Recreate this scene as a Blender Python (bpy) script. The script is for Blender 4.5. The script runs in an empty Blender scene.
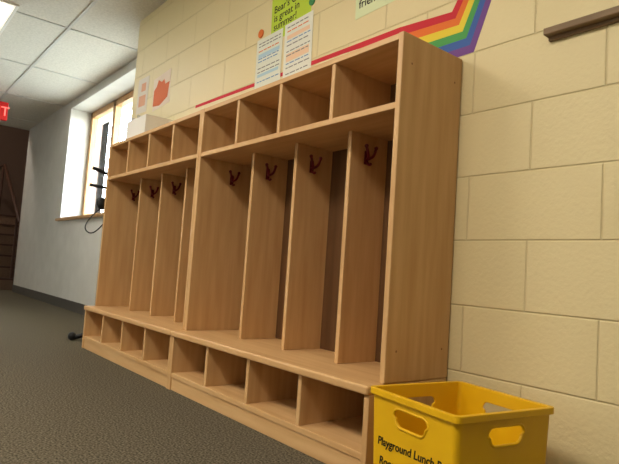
import bpy, bmesh, math, random
from mathutils import Matrix, Vector
random.seed(3)
sc=bpy.context.scene
sc.view_settings.view_transform='Standard'
COL=sc.collection
# ---------------------------------------------------------------- camera
CX,CY,CZ,YAW,PIT,ROL,F=1.06615,-1.46579,0.55972,2.45952,0.0732,0.0679,548.34177
fw=Vector((math.cos(YAW)*math.cos(PIT),math.sin(YAW)*math.cos(PIT),math.sin(PIT)))
r0=fw.cross(Vector((0,0,1))).normalized();u0=r0.cross(fw)
rt=math.cos(ROL)*r0+math.sin(ROL)*u0;up=-math.sin(ROL)*r0+math.cos(ROL)*u0
cd=bpy.data.cameras.new('camera');cam=bpy.data.objects.new('camera',cd);COL.objects.link(cam)
cam.matrix_world=Matrix([[rt[i],up[i],-fw[i],(CX,CY,CZ)[i]] for i in range(3)]+[[0,0,0,1]])
cd.sensor_width=36;cd.lens=F*36/619;cd.clip_start=.02;sc.camera=cam
# ---------------------------------------------------------------- materials
def lin(c):
    return tuple((x/255/12.92 if x/255<=.04045 else ((x/255+.055)/1.055)**2.4) for x in c)+(1,)
def newmat(name,col,rough=.6,spec=.3):
    m=bpy.data.materials.new(name);m.use_nodes=True
    b=m.node_tree.nodes['Principled BSDF'];b.inputs['Base Color'].default_value=lin(col)
    b.inputs['Roughness'].default_value=rough;b.inputs['Specular IOR Level'].default_value=spec
    return m,m.node_tree,b
def N(nt,t,**k):
    n=nt.nodes.new(t)
    for a,v in k.items(): setattr(n,a,v)
    return n
def noisy(name,c1,c2,scale=(1,1,1),ns=5,rough=.6,spec=.3,bump=0,detail=3,lo=.3,hi=.7):
    m,nt,b=newmat(name,c1,rough,spec)
    tc=N(nt,'ShaderNodeTexCoord');mp=N(nt,'ShaderNodeMapping');mp.inputs['Scale'].default_value=scale
    no=N(nt,'ShaderNodeTexNoise');no.inputs['Scale'].default_value=ns;no.inputs['Detail'].default_value=detail
    cr=N(nt,'ShaderNodeValToRGB');cr.color_ramp.elements[0].color=lin(c1);cr.color_ramp.elements[1].color=lin(c2)
    cr.color_ramp.elements[0].position=lo;cr.color_ramp.elements[1].position=hi
    nt.links.new(tc.outputs['Object'],mp.inputs['Vector']);nt.links.new(mp.outputs[0],no.inputs['Vector'])
    nt.links.new(no.outputs['Fac'],cr.inputs[0]);nt.links.new(cr.outputs[0],b.inputs['Base Color'])
    if bump:
        bp=N(nt,'ShaderNodeBump');bp.inputs['Strength'].default_value=bump;bp.inputs['Distance'].default_value=.004
        nt.links.new(no.outputs['Fac'],bp.inputs['Height']);nt.links.new(bp.outputs[0],b.inputs['Normal'])
    return m
WV=noisy('maple_vertical',(214,175,124),(197,154,103),(11,11,.9),3,.42,.35,detail=6)
WH=noisy('maple_horizontal',(216,177,126),(199,156,105),(.9,11,11),3,.42,.35,detail=6)
WB=noisy('brown_back_shaded',(112,80,52),(94,66,42),(11,11,.9),3,.6,.2,detail=5)  # brown back panel; shade of the unlit recess is put into its colour
RED=newmat('hook_red',(100,14,24),.4)[0]
CARPET=noisy('carpet',(62,57,47),(120,112,95),(1,1,1),150,.97,.05,bump=.9,detail=2,lo=.35,hi=.65)
PLASTER=noisy('recess_paint',(210,208,200),(202,200,192),(1,1,1),6,.7,.2)
WHITEP=newmat('white_paint',(232,230,224),.6)[0]
DARK=newmat('black_plastic',(18,18,20),.45)[0]
BASEB=newmat('vinyl_base',(84,80,74),.5)[0]
YEL=noisy('crate_yellow',(232,184,16),(224,174,12),(1,1,1),8,.42,.4)
INK=newmat('marker_ink',(24,20,16),.6)[0]
OAK=noisy('window_oak',(200,160,112),(176,134,88),(20,20,2),3,.45,.3)
RAILM=noisy('rail_wood',(142,118,90),(120,98,74),(2,20,20),3,.5,.3)
STEP=noisy('stair_carpet',(120,98,80),(96,78,64),(1,1,1),90,.95,.05)
BRN=newmat('dark_wood',(70,46,34),.5)[0]
TBAR=newmat('tbar',(200,198,190),.5)[0]
CEIL=noisy('ceiling_tile',(222,218,206),(206,202,190),(1,1,1),60,.9,.1,bump=.2)
def block_mat():
    m,nt,b=newmat('painted_block',(222,204,150),.45,.35)
    tc=N(nt,'ShaderNodeTexCoord');sp=N(nt,'ShaderNodeSeparateXYZ');cb=N(nt,'ShaderNodeCombineXYZ')
    ax=N(nt,'ShaderNodeMath',operation='ADD');ax.inputs[1].default_value=-.45+40*.4064
    az=N(nt,'ShaderNodeMath',operation='ADD');az.inputs[1].default_value=-.0824+4*.2032
    nt.links.new(tc.outputs['Object'],sp.inputs[0]);nt.links.new(sp.outputs['X'],ax.inputs[0]);nt.links.new(sp.outputs['Z'],az.inputs[0])
    nt.links.new(ax.outputs[0],cb.inputs[0]);nt.links.new(az.outputs[0],cb.inputs[1])
    br=N(nt,'ShaderNodeTexBrick');br.inputs['Scale'].default_value=1;br.inputs['Mortar Size'].default_value=.0045
    br.inputs['Mortar Smooth'].default_value=1.0;br.inputs['Brick Width'].default_value=.4064;br.inputs['Row Height'].default_value=.2032
    br.inputs['Color1'].default_value=lin((229,214,168));br.inputs['Color2'].default_value=lin((226,211,164));br.inputs['Mortar'].default_value=lin((217,201,154))
    nt.links.new(cb.outputs[0],br.inputs['Vector'])
    no=N(nt,'ShaderNodeTexNoise');no.inputs['Scale'].default_value=80;no.inputs['Detail'].default_value=4
    nt.links.new(tc.outputs['Object'],no.inputs['Vector'])
    b1=N(nt,'ShaderNodeBump');b1.inputs['Strength'].default_value=.65;b1.inputs['Distance'].default_value=.002
    b2=N(nt,'ShaderNodeBump');b2.inputs['Strength'].default_value=.7;b2.inputs['Distance'].default_value=.004;b2.invert=True
    nt.links.new(no.outputs['Fac'],b1.inputs['Height']);nt.links.new(br.outputs['Fac'],b2.inputs['Height'])
    nt.links.new(b1.outputs[0],b2.inputs['Normal']);nt.links.new(b2.outputs[0],b.inputs['Normal'])
    nt.links.new(br.outputs['Color'],b.inputs['Base Color'])
    return m
BLOCK=block_mat()
def emis(name,col,st):
    m,nt,b=newmat(name,col);b.inputs['Emission Color'].default_value=lin(col);b.inputs['Emission Strength'].default_value=st;return m
# ---------------------------------------------------------------- helpers
def link(ob,parent=None):
    COL.objects.link(ob)
    if parent: ob.parent=parent
    return ob
def empty(name,loc=(0,0,0),rz=0):
    e=bpy.data.objects.new(name,None);e.location=loc;e.rotation_euler=(0,0,rz);e.empty_display_size=.1
    return link(e)
def addbox(bm,x0,x1,y0,y1,z0,z1,bev=0,seg=2):
    t=bmesh.new();bmesh.ops.create_cube(t,size=1)
    for v in t.verts: v.co=Vector(((x0+x1)/2+v.co.x*(x1-x0),(y0+y1)/2+v.co.y*(y1-y0),(z0+z1)/2+v.co.z*(z1-z0)))
    if bev: bmesh.ops.bevel(t,geom=t.edges[:],offset=bev,segments=seg,affect='EDGES',profile=.5)
    me=bpy.data.meshes.new('t');t.to_mesh(me);t.free();bm.from_mesh(me);bpy.data.meshes.remove(me)
def fin(name,bm,mat,parent=None,smooth=False):
    me=bpy.data.meshes.new(name);bm.to_mesh(me);bm.free();me.materials.append(mat)
    if smooth:
        for p in me.polygons:p.use_smooth=True
    return link(bpy.data.objects.new(name,me),parent)
def box(name,x0,x1,y0,y1,z0,z1,mat,parent=None,bev=0,seg=2):
    bm=bmesh.new();addbox(bm,x0,x1,y0,y1,z0,z1,bev,seg);return fin(name,bm,mat,parent)
def boxes(name,lst,mat,parent=None,bev=0):
    bm=bmesh.new()
    for b in lst: addbox(bm,*b,bev)
    return fin(name,bm,mat,parent)
def tube(name,pts,r,mat,parent=None,closed=False,smooth=True):
    cu=bpy.data.curves.new(name,'CURVE');cu.dimensions='3D';cu.bevel_depth=r;cu.bevel_resolution=3;cu.use_fill_caps=True
    s=cu.splines.new('NURBS' if smooth and len(pts)>2 else 'POLY');s.points.add(len(pts)-1)
    for i,p in enumerate(pts): s.points[i].co=(*p,1)
    if s.type=='NURBS': s.order_u=3;s.use_endpoint_u=True
    ob=bpy.data.objects.new(name,cu);cu.materials.append(mat)
    COL.objects.link(ob);dg=bpy.context.evaluated_depsgraph_get()
    me=bpy.data.meshes.new_from_object(ob.evaluated_get(dg));bpy.data.objects.remove(ob)
    for p in me.polygons:p.use_smooth=True
    return link(bpy.data.objects.new(name,me),parent)
def text(name,body,size,mat,parent,mw,shear=0,off=.0,sp=1.0,ext=.0004):
    cu=bpy.data.curves.new(name,'FONT');cu.body=body;cu.size=size;cu.shear=shear;cu.offset=off;cu.space_line=sp;cu.extrude=ext
    ob=bpy.data.objects.new(name,cu);COL.objects.link(ob);dg=bpy.context.evaluated_depsgraph_get()
    me=bpy.data.meshes.new_from_object(ob.evaluated_get(dg));bpy.data.objects.remove(ob)
    me.materials.clear();me.materials.append(mat);me.transform(mw)
    return link(bpy.data.objects.new(name,me),parent)
def ball(name,c,r,mat,parent,sc3=(1,1,1)):
    bm=bmesh.new();bmesh.ops.create_uvsphere(bm,u_segments=20,v_segments=12,radius=r)
    for v in bm.verts:v.co=Vector((v.co.x*sc3[0]+c[0],v.co.y*sc3[1]+c[1],v.co.z*sc3[2]+c[2]))
    return fin(name,bm,mat,parent,True)
RX=Matrix.Rotation(math.pi/2,4,'X')
def T(x,y,z): return Matrix.Translation((x,y,z))
# ---------------------------------------------------------------- room shell
ZC=2.362;RY=.27;XP=-2.94;XE=-7.7
box('floor',-12,3.1,-3.1,1.6,-.1,0,CARPET)
box('ceiling',XE-.1,3.1,-3.1,.9,ZC,ZC+.1,CEIL)
bars=[]
for i in range(12):
    yy=-.36-.61*i+1.22
    if -3<yy<.25: bars.append((XE,3 if yy<0 else XP,yy-.012,yy+.012,ZC-.006,ZC-.0005))
x=2.6
while x>XE+.1:
    bars.append((x-.012,x+.012,-3,0 if x>XP else RY,ZC-.006,ZC-.0005));x-=1.22
boxes('trim_1',bars,TBAR)
box('wall_back',XP,3,0,RY+.33,0,ZC,BLOCK)
WX0,WX1,WZ0,WZ1=-5.62,-3.25,.98,2.27
boxes('wall_recess',[(XE,WX0,RY,.62,0,ZC),(WX1,XP,RY,.62,0,ZC),(WX0,WX1,RY,.62,0,WZ0),(WX0,WX1,RY,.62,WZ1,ZC)],PLASTER)
box('wall_left',XE,3,-3.1,-3,0,ZC,PLASTER)
box('wall_right',3,3.1,-3.1,RY+.33,0,ZC,PLASTER)
box('baseboard_recess',XE,XP,RY-.008,RY,0,.1,BASEB)
box('baseboard_left',XE,3,-3,-2.992,0,.1,BASEB)
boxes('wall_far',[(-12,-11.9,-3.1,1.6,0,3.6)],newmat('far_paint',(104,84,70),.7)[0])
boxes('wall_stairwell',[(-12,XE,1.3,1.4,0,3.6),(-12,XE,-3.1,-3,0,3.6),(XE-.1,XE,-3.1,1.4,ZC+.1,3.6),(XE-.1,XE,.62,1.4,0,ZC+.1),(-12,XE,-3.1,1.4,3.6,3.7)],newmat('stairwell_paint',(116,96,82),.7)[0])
# window
w=empty('window_1')
fr=[]
fy0,fy1=.50,.57
fr+=[(WX0,WX0+.07,fy0,fy1,WZ0,WZ1),(WX1-.09,WX1,fy0,fy1,WZ0,WZ1),(WX0,WX1,fy0,fy1,WZ1-.07,WZ1),(WX0,WX1,fy0,fy1,WZ0,WZ0+.07)]
for xm in (-4.83,-4.04): fr.append((xm-.04,xm+.04,fy0,fy1,WZ0,WZ1))
boxes('frame',fr,OAK,w,.004)
gm,nt,b=newmat('glass',(255,255,255),.02);nt.nodes.remove(b)
tr=N(nt,'ShaderNodeBsdfTransparent');gl=N(nt,'ShaderNodeBsdfGlossy');gl.inputs['Roughness'].default_value=.02
mx=N(nt,'ShaderNodeMixShader');mx.inputs[0].default_value=.06
nt.links.new(tr.outputs[0],mx.inputs[1]);nt.links.new(gl.outputs[0],mx.inputs[2]);nt.links.new(mx.outputs[0],nt.nodes['Material Output'].inputs[0])
box('glass',WX0+.05,WX1-.05,.538,.542,WZ0+.05,WZ1-.05,gm,w)
box('sill',WX0-.04,WX1+.04,RY-.045,.5,WZ0-.03,WZ0,OAK,w,.006)
box('ground_outside',-16,4,1.5,16,-.6,-.5,noisy('ground_bounce',(190,196,180),(205,205,190),(1,1,1),3,.9,.1))  # pale unseen ground, added to bounce daylight onto the window jamb
# ---------------------------------------------------------------- stairs
st=empty('staircase')
sx=-8.0
boxes('steps',[(-11.85,sx-.26*i,-1.2,1.28,.17*i,.17*(i+1)-.002) for i in range(7)],STEP,st,.008)
boxes('nosing',[(sx-.26*i-.05,sx-.26*i+.008,-1.2,1.28,.17*(i+1)-.025,.17*(i+1)+.002) for i in range(7)],BRN,st)
tube('handrail',[(-7.95,.32,1.0),(-8.1,.32,1.1),(-9.6,.32,2.05),(-11,.32,2.05)],.025,BRN,st,smooth=False)
tube('handrail_post',[(-8.15,.32,.16),(-8.15,.32,1.13)],.02,BRN,st,smooth=False)
tube('handrail_post_b',[(-9.7,.32,1.18),(-9.7,.32,2.05)],.02,BRN,st,smooth=False)
ex=empty('exit_sign')
box('housing',-6.06,-6.0,-.64,-.31,2.06,2.27,emis('sign_red',(170,18,18),.35),ex,.008)
text('letters','EXIT',.15,emis('sign_letters',(255,110,100),1.3),ex,T(-5.997,-.605,2.11)@Matrix.Rotation(math.pi/2,4,'Z')@RX)
box('mount',-6.04,-6.02,-.5,-.45,2.27,ZC-.001,WHITEP,ex)
# ---------------------------------------------------------------- lockers
H,W,DU,DB,ZS,ZH=1.288,1.2333,.294,.356,.26,1.078
def hook(name,x,y,z,parent):
    box(name,x,x+.005,y-.009,y+.009,z-.034,z+.014,RED,parent,.0015)
    for s in (-1,1):
        tube(name+'_prong',[(x+.004,y,z-.016),(x+.02,y+s*.006,z-.014),(x+.027,y+s*.017,z+.002),(x+.025,y+s*.024,z+.025)],.005,RED,parent)
        ball(name+'_tip',(x+.025,y+s*.024,z+.026),.007,RED,parent)
    tube(name+'_lower',[(x+.004,y,z-.024),(x+.018,y,z-.042),(x+.028,y,z-.034)],.005,RED,parent)
def locker(xr):
    e=empty('coat_locker');t=.02;xl=xr-W+.001;B=-.004
    boxes('side_panels',[(xr-t,xr,-DU,B,ZS,H),(xl,xl+t,-DU,B,ZS,H)],WV,e,.003)
    boxes('base_sides',[(xr-t,xr,-DB+.006,B,0,ZS-.026),(xl,xl+t,-DB+.006,B,0,ZS-.026)],WV,e,.002)
    boxes('shelves',[(xl+t,xr-t,-DU+.002,B,H-t,H-.001),(xl+t,xr-t,-DU+.002,B,ZH-t,ZH)],WH,e,.002)
    box('seat',xl,xr,-DB-.004,B,ZS-.026,ZS,WH,e,.007,3)
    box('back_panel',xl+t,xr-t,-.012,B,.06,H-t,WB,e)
    px=[xl+t/2+(xr-xl-t)*k/4 for k in (1,2,3)]
    boxes('cubby_dividers',[(p-.009,p+.009,-DU+.006,-.012,ZH,H-t) for p in px],WV,e,.002)
    boxes('coat_dividers',[(p-.009,p+.009,-DU+.1,-.012,ZS,ZH-t) for p in px],WV,e,.002)
    boxes('base_dividers',[(p-.009,p+.009,-DB+.012,-.012,.075,ZS-.026) for p in px],WV,e,.002)
    box('base_bottom',xl+t,xr-t,-DB+.008,B,.055,.075,WH,e,.002)
    box('kick_board',xl+t,xr-t,-DB+.012,-DB+.032,0,.055,WH,e,.002)
    bm=bmesh.new()
    for z in (1.2,.35):
        for y in (-.25,-.04):
            t2=bmesh.new();bmesh.ops.create_uvsphere(t2,u_segments=10,v_segments=6,radius=.0035)
            for v in t2.verts:v.co=Vector((v.co.x*.25+xr,v.co.y+y,v.co.z+z))
            me=bpy.data.meshes.new('t');t2.to_mesh(me);t2.free();bm.from_mesh(me);bpy.data.meshes.remove(me)
    if xr>-.5: fin('screw_caps',bm,newmat('screw_brown',(150,108,68),.5)[0],e)
    else: bm.free()
    for k,p in enumerate([xl+t]+[q+.009 for q in px]): hook('coat_hook_%d'%(k+1),p,-.12,.985,e)
locker(0);locker(-W)
# ---------------------------------------------------------------- crate
def crate():
    e=empty('storage_crate',(.244,-.287,0),math.radians(-9))
    LX,LY,HZ,tp=.156,.163,.28,.94
    HC=HZ-.054
    def frust(bm,lx,ly,z0,z1,k0,k1,rad):
        rings=[]
        for z,k in ((z0,k0),(z1,k1)):
            ring=[]
            for sx_,sy_,a0 in ((1,1,0),(-1,1,90),(-1,-1,180),(1,-1,270)):
                for j in range(6):
                    a=math.radians(a0+j*18);ring.append(bm.verts.new((sx_*(lx*k-rad)+rad*math.cos(a),sy_*(ly*k-rad)+rad*math.sin(a),z)))
            rings.append(ring)
        n=len(rings[0])
        for i in range(n): bm.faces.new((rings[0][i],rings[0][(i+1)%n],rings[1][(i+1)%n],rings[1][i]))
        bm.faces.new(rings[0][::-1]);bm.faces.new(rings[1])
    def mk(f):
        bm=bmesh.new();f(bm);me=bpy.data.meshes.new('c');bm.to_mesh(me);bm.free();return link(bpy.data.objects.new('c',me))
    def body(bm):
        frust(bm,LX-.007,LY-.007,0,HZ-.001,tp,1,.014)
    ob=mk(body)
    def band(z0,z1,grow):
        return mk(lambda bm:frust(bm,LX+grow,LY+grow,z0,z1,1,1,.017))
    ops=[(band(HZ-.016,HZ,0),'UNION')]
    ops.append((mk(lambda bm:frust(bm,LX-.012,LY-.012,.006,HZ+.02,tp,1.003,.011)),'DIFFERENCE'))
    def slot(axis):
        def f(bm):
            hw,hh,r=.058,.019,.017;pts=[]
            for cx_,cz_,a0 in ((1,1,0),(-1,1,90),(-1,-1,180),(1,-1,270)):
                for j in range(6):
                    a=math.radians(a0+j*18);k=hw if cz_>0 else hw-.008
                    pts.append((cx_*(k-r)+r*math.cos(a),HC+cz_*(hh-r)+r*math.sin(a)))
            R=[[bm.verts.new((p[0],s,p[1]) if axis==1 else (s,p[0],p[1])) for p in pts] for s in (-.4,.4)]
            n=len(pts)
            for i in range(n): bm.faces.new((R[0][i],R[0][(i+1)%n],R[1][(i+1)%n],R[1][i]))
            bm.faces.new(R[0][::-1]);bm.faces.new(R[1]);bmesh.ops.recalc_face_normals(bm,faces=bm.faces)
        return mk(f)
    ops+=[(slot(0),'DIFFERENCE'),(slot(1),'DIFFERENCE')]
    for c,o in ops:
        m=ob.modifiers.new('b','BOOLEAN');m.operation=o;m.solver='EXACT';m.object=c
    dg=bpy.context.evaluated_depsgraph_get();me=bpy.data.meshes.new_from_object(ob.evaluated_get(dg))
    for c,o in ops: bpy.data.objects.remove(c)
    bpy.data.objects.remove(ob)
    me.materials.clear();me.materials.append(YEL);me.name='crate_shell'
    ob=link(bpy.data.objects.new('crate_shell',me),e)
    bv=ob.modifiers.new('bev','BEVEL');bv.width=.0015;bv.segments=2;bv.limit_method='ANGLE'
    for axis,s in ((1,-1),(0,1)):
        hw,hh,r=.061,.022,.019;pts=[]
        for cx_,cz_,a0 in ((1,1,0),(-1,1,90),(-1,-1,180),(1,-1,270)):
            for j in range(5):
                a=math.radians(a0+j*22.5);k=hw if cz_>0 else hw-.008
                pts.append((cx_*(k-r)+r*math.cos(a),HC+cz_*(hh-r)+r*math.sin(a)))
        pts.append(pts[0])
        off=(LY if axis==1 else LX)-.0095
        tube('handle_lip',[((p[0],s*off,p[1]) if axis==1 else (s*off,p[0],p[1])) for p in pts],.003,YEL,e,smooth=False)
    def ty(h,z): return -( (h-.007)*(tp+(1-tp)*z/(HZ-.001)) )-.0008
    sl=math.atan((LY-.007)*(1-tp)/HZ)
    def lab(name,body,size,xo,z,side=False,rot=0):
        hh=LX if side else LY
        mw=Matrix.Rotation(rot,4,'Y')@Matrix.Rotation(math.pi/2+sl,4,'X')
        mw=T(xo,ty(hh,z),z)@mw
        if side: mw=Matrix.Rotation(math.pi/2,4,'Z')@mw
        text(name,body,size,INK,e,mw,.15,.0004)
    lab('front_label','Playground Lunch Box',.028,-.118,.146,rot=-.03)
    lab('front_label_b','Room 4   Grade 2',.028,-.11,.1,rot=-.03)
    lab('side_label','Lunch Box',.026,-.1,.112,True,.03);lab('side_label_b','Room 4',.026,-.1,.08,True)
crate()
# ---------------------------------------------------------------- wall paper items
def sheet(name,x0,x1,z0,z1,col,tilt=0,y=-.0008):
    e=empty(name,((x0+x1)/2,y,(z0+z1)/2));e.rotation_euler=(0,tilt,0)
    box('paper',-(x1-x0)/2,(x1-x0)/2,-.0006,.0006,-(z1-z0)/2,(z1-z0)/2,newmat(name+'_paper',col,.8)[0],e)
    return e
GREEN=newmat('print_green',(70,140,90),.8)[0];BLUE=newmat('print_blue',(110,150,190),.8)[0];ORG=newmat('print_orange',(225,120,60),.8)[0];GRY=newmat('print_grey',(130,130,130),.8)[0];PINK=newmat('print_pink',(222,122,84),.8)[0]
g=sheet('green_poster',-1.15,-.84,1.68,2.0,(190,216,70),math.radians(-3))
text('words',"Bear's Cove\nis great in\nsummer!",.052,INK,g,T(-.135,-.0008,-.015)@RX,0,.0005,.85,.0001)
def lines(e,w,h,spec):
    k=0
    for (z,c) in spec:
        x=-w/2+.02;lst=[]
        while x<w/2-.03:
            l=random.uniform(.015,.04);lst.append((x,min(x+l,w/2-.015),-.0012,-.0007,z-.0025,z+.0025));x+=l+.007
        k+=1;boxes('print_row_%d'%k,lst,c,e)
a=sheet('schedule_poster',-1.26,-1.04,1.45,1.72,(226,230,218),math.radians(-1),-.0019)
lines(a,.22,.28,[(.11,GRY),(.095,GRY),(.07,ORG),(.03,BLUE),(.015,BLUE),(-.02,GRY),(-.04,GRY),(-.09,BLUE)])
boxes('colour_blocks',[(-.09,.09,-.001,-.0007,.035,.055),(-.09,.09,-.001,-.0007,-.065,-.05)],newmat('pale_blue',(176,208,222),.8)[0],a)
a=sheet('schedule_poster',-1.02,-.81,1.45,1.73,(234,235,224),math.radians(-2),-.0019)
lines(a,.21,.3,[(.12,GRY),(.1,ORG),(.05,BLUE),(.03,GRY),(.0,GRY),(-.02,GRY),(-.06,BLUE),(-.08,GRY),(-.11,GRY)])
boxes('colour_blocks',[(-.085,.085,-.001,-.0007,.06,.08),(-.085,.085,-.001,-.0007,-.05,-.01)],newmat('pale_orange',(240,208,176),.8)[0],a)
a=sheet('invite_poster',-.54,-.32,1.6,1.86,(222,232,190),math.radians(-2))
text('words','Invite a\nfriend!',.05,INK,a,T(-.09,-.001,-.05)@RX,0,.0004,.8)
def disc(name,x,z,r,m):
    bm=bmesh.new();bmesh.ops.create_circle(bm,cap_ends=True,segments=24,radius=r)
    for v in bm.verts:v.co=Vector((x+v.co.x,-.0045,z+v.co.y))
    ex_=bmesh.ops.extrude_face_region(bm,geom=bm.faces[:])
    for v in [q for q in ex_['geom'] if isinstance(q,bmesh.types.BMVert)]:v.co.y=-.0001
    return fin(name,bm,m)
disc('paper_circle',-1.235,1.75,.022,ORG);disc('paper_circle.001',-.83,1.78,.02,GREEN)
a=sheet('art_paper',-2.85,-2.66,1.62,1.88,(226,218,205),math.radians(2))
boxes('drawing',[(-.06,.06,-.001,-.0007,-.08,.0),(-.03,.05,-.001,-.0007,.03,.09)],newmat('pale_peach',(224,170,140),.8)[0],a)
a=sheet('art_paper',-2.56,-2.29,1.6,1.83,(235,218,200),math.radians(-4))
bm=bmesh.new()
vs=[bm.verts.new((x_,-.0012,z_)) for x_,z_ in ((-.13,-.08),(-.02,-.1),(.1,-.07),(.125,.03),(.06,.03),(.04,.07),(.0,.06),(-.05,.09),(-.08,.05),(-.12,.03))];bm.faces.new(vs)
fin('drawing',bm,PINK,a)
rb=empty('rainbow_poster',(-.5,-.0008,1.45))
cols=[(206,50,64),(230,120,56),(234,210,70),(84,164,92),(70,104,176),(120,80,150)]
inn=[(-1.9,1.508),(-.29,1.488),(-.055,1.469),(-.012,1.54),(.05,1.68)]
out=[(-1.9,1.3),(-.29,1.296),(.039,1.304),(.106,1.487),(.18,1.66)]
for i,c in enumerate(cols):
    bm=bmesh.new();k0,k1=i/6,(i+1)/6
    def pt(k,j): return (inn[j][0]*(1-k)+out[j][0]*k,0,inn[j][1]*(1-k)+out[j][1]*k)
    if i==0:
        A=[(-1.9,0,1.508),(-.6,0,1.492),pt(k0,1),pt(k0,2),pt(k0,3),pt(k0,4)]
        Bm=[(-1.9,0,1.492),(-.6,0,1.472),pt(k1,1),pt(k1,2),pt(k1,3),pt(k1,4)]
    else:
        A=[pt(k0,j) for j in range(1,5)];Bm=[pt(k1,j) for j in range(1,5)]
    O=Vector((.5,0,-1.45))
    va=[bm.verts.new(Vector(p)+O) for p in A];vb=[bm.verts.new(Vector(p)+O) for p in Bm]
    for j in range(len(A)-1): bm.faces.new((vb[j],vb[j+1],va[j+1],va[j]))
    r=bmesh.ops.extrude_face_region(bm,geom=bm.faces[:])
    for v in [q for q in r['geom'] if isinstance(q,bmesh.types.BMVert)]:v.co.y=.0006
    bmesh.ops.recalc_face_normals(bm,faces=bm.faces)
    fin('stripe_%d'%(i+1),bm,newmat('stripe%d'%i,c,.75)[0],rb)
rl=empty('wall_rail')
box('ledge',.29,2.2,-.035,-.0,1.272,1.292,RAILM,rl,.003)
box('backing',.295,2.2,-.012,-.0,1.262,1.272,RAILM,rl)
bx=empty('white_storage_box',(-2.2,-.14,H))
boxes('shell',[(-.15,.15,-.1,-.094,0,.14),(-.15,.15,.094,.1,0,.14),(-.15,-.144,-.094,.094,0,.14),(.144,.15,-.094,.094,0,.14),(-.144,.144,-.094,.094,0,.005)],newmat('box_white',(236,234,228),.6)[0],bx,.001)
boxes('papers',[(-.12+i*.03,-.119+i*.03,-.085,.085,.006,.17-.01*(i%3)) for i in range(6)],WHITEP,bx)
# ---------------------------------------------------------------- black stand
s_=empty('microphone_stand',(-2.72,-.2,0))
tube('pole',[(0,0,.05),(0,0,1.15)],.009,DARK,s_,smooth=False)
for k in range(3):
    an=math.radians(240+120*k);tube('leg_%d'%(k+1),[(0,0,.06),(.13*math.cos(an),.13*math.sin(an),.016)],.016,DARK,s_,smooth=False)
    ball('foot_%d'%(k+1),(.135*math.cos(an),.135*math.sin(an),.028),.028,DARK,s_)
tube('arm_upper',[(0,.02,1.13),(-.03,-.1,1.17)],.013,DARK,s_,smooth=False)
tube('arm_middle',[(0,0,1.04),(-.03,-.11,1.05)],.011,DARK,s_,smooth=False)
ball('hub',(0,-.02,.93),.042,DARK,s_,(.6,1,1))
tube('cable',[(0,-.03,.9),(-.02,-.1,.82),(0,-.13,.74),(0,-.06,.71),(0,0,.8)],.004,DARK,s_)
# ---------------------------------------------------------------- lights
def troffer(n,x,y,p,col=(1,.90,.75)):
    e=empty('ceiling_light',(x,y,ZC))
    boxes('housing',[(-.61,.61,-.305,-.285,-.02,-.0065),(-.61,.61,.285,.305,-.02,-.0065),(-.61,-.59,-.285,.285,-.02,-.0065),(.59,.61,-.285,.285,-.02,-.0065)],WHITEP,e)
    box('diffuser',-.59,.59,-.285,.285,-.012,-.0065,emis('diffuser%d'%n,(255,246,228),1.0),e)
    l=bpy.data.lights.new('lamp','AREA');l.shape='RECTANGLE';l.size=1.15;l.size_y=.55;l.energy=p;l.color=col
    o=bpy.data.objects.new('lamp',l);o.location=(0,0,-.03);link(o,e)
troffer(0,.25,-2.0,42);troffer(1,-1.6,-2.1,38);troffer(2,-3.95,-1.05,18,(1,.96,.9))
l=bpy.data.lights.new('stairwell_fill','POINT');l.energy=80;l.shadow_soft_size=.15;l.color=(1,.88,.76);o=bpy.data.objects.new('stairwell_fill',l);o.location=(-8.6,-.9,3.2);link(o)  # fill light added to lighten the stairwell; no fixture belongs to it
wd=bpy.data.worlds.new('world');sc.world=wd;wd.use_nodes=True;nt=wd.node_tree;bg=nt.nodes['Background']
sk=N(nt,'ShaderNodeTexSky');sk.sky_type='NISHITA';sk.sun_disc=False;sk.sun_elevation=math.radians(35);sk.sun_rotation=math.radians(200)
hs=N(nt,'ShaderNodeHueSaturation');hs.inputs['Saturation'].default_value=.45
nt.links.new(sk.outputs[0],hs.inputs['Color']);nt.links.new(hs.outputs[0],bg.inputs[0]);bg.inputs[1].default_value=5.5
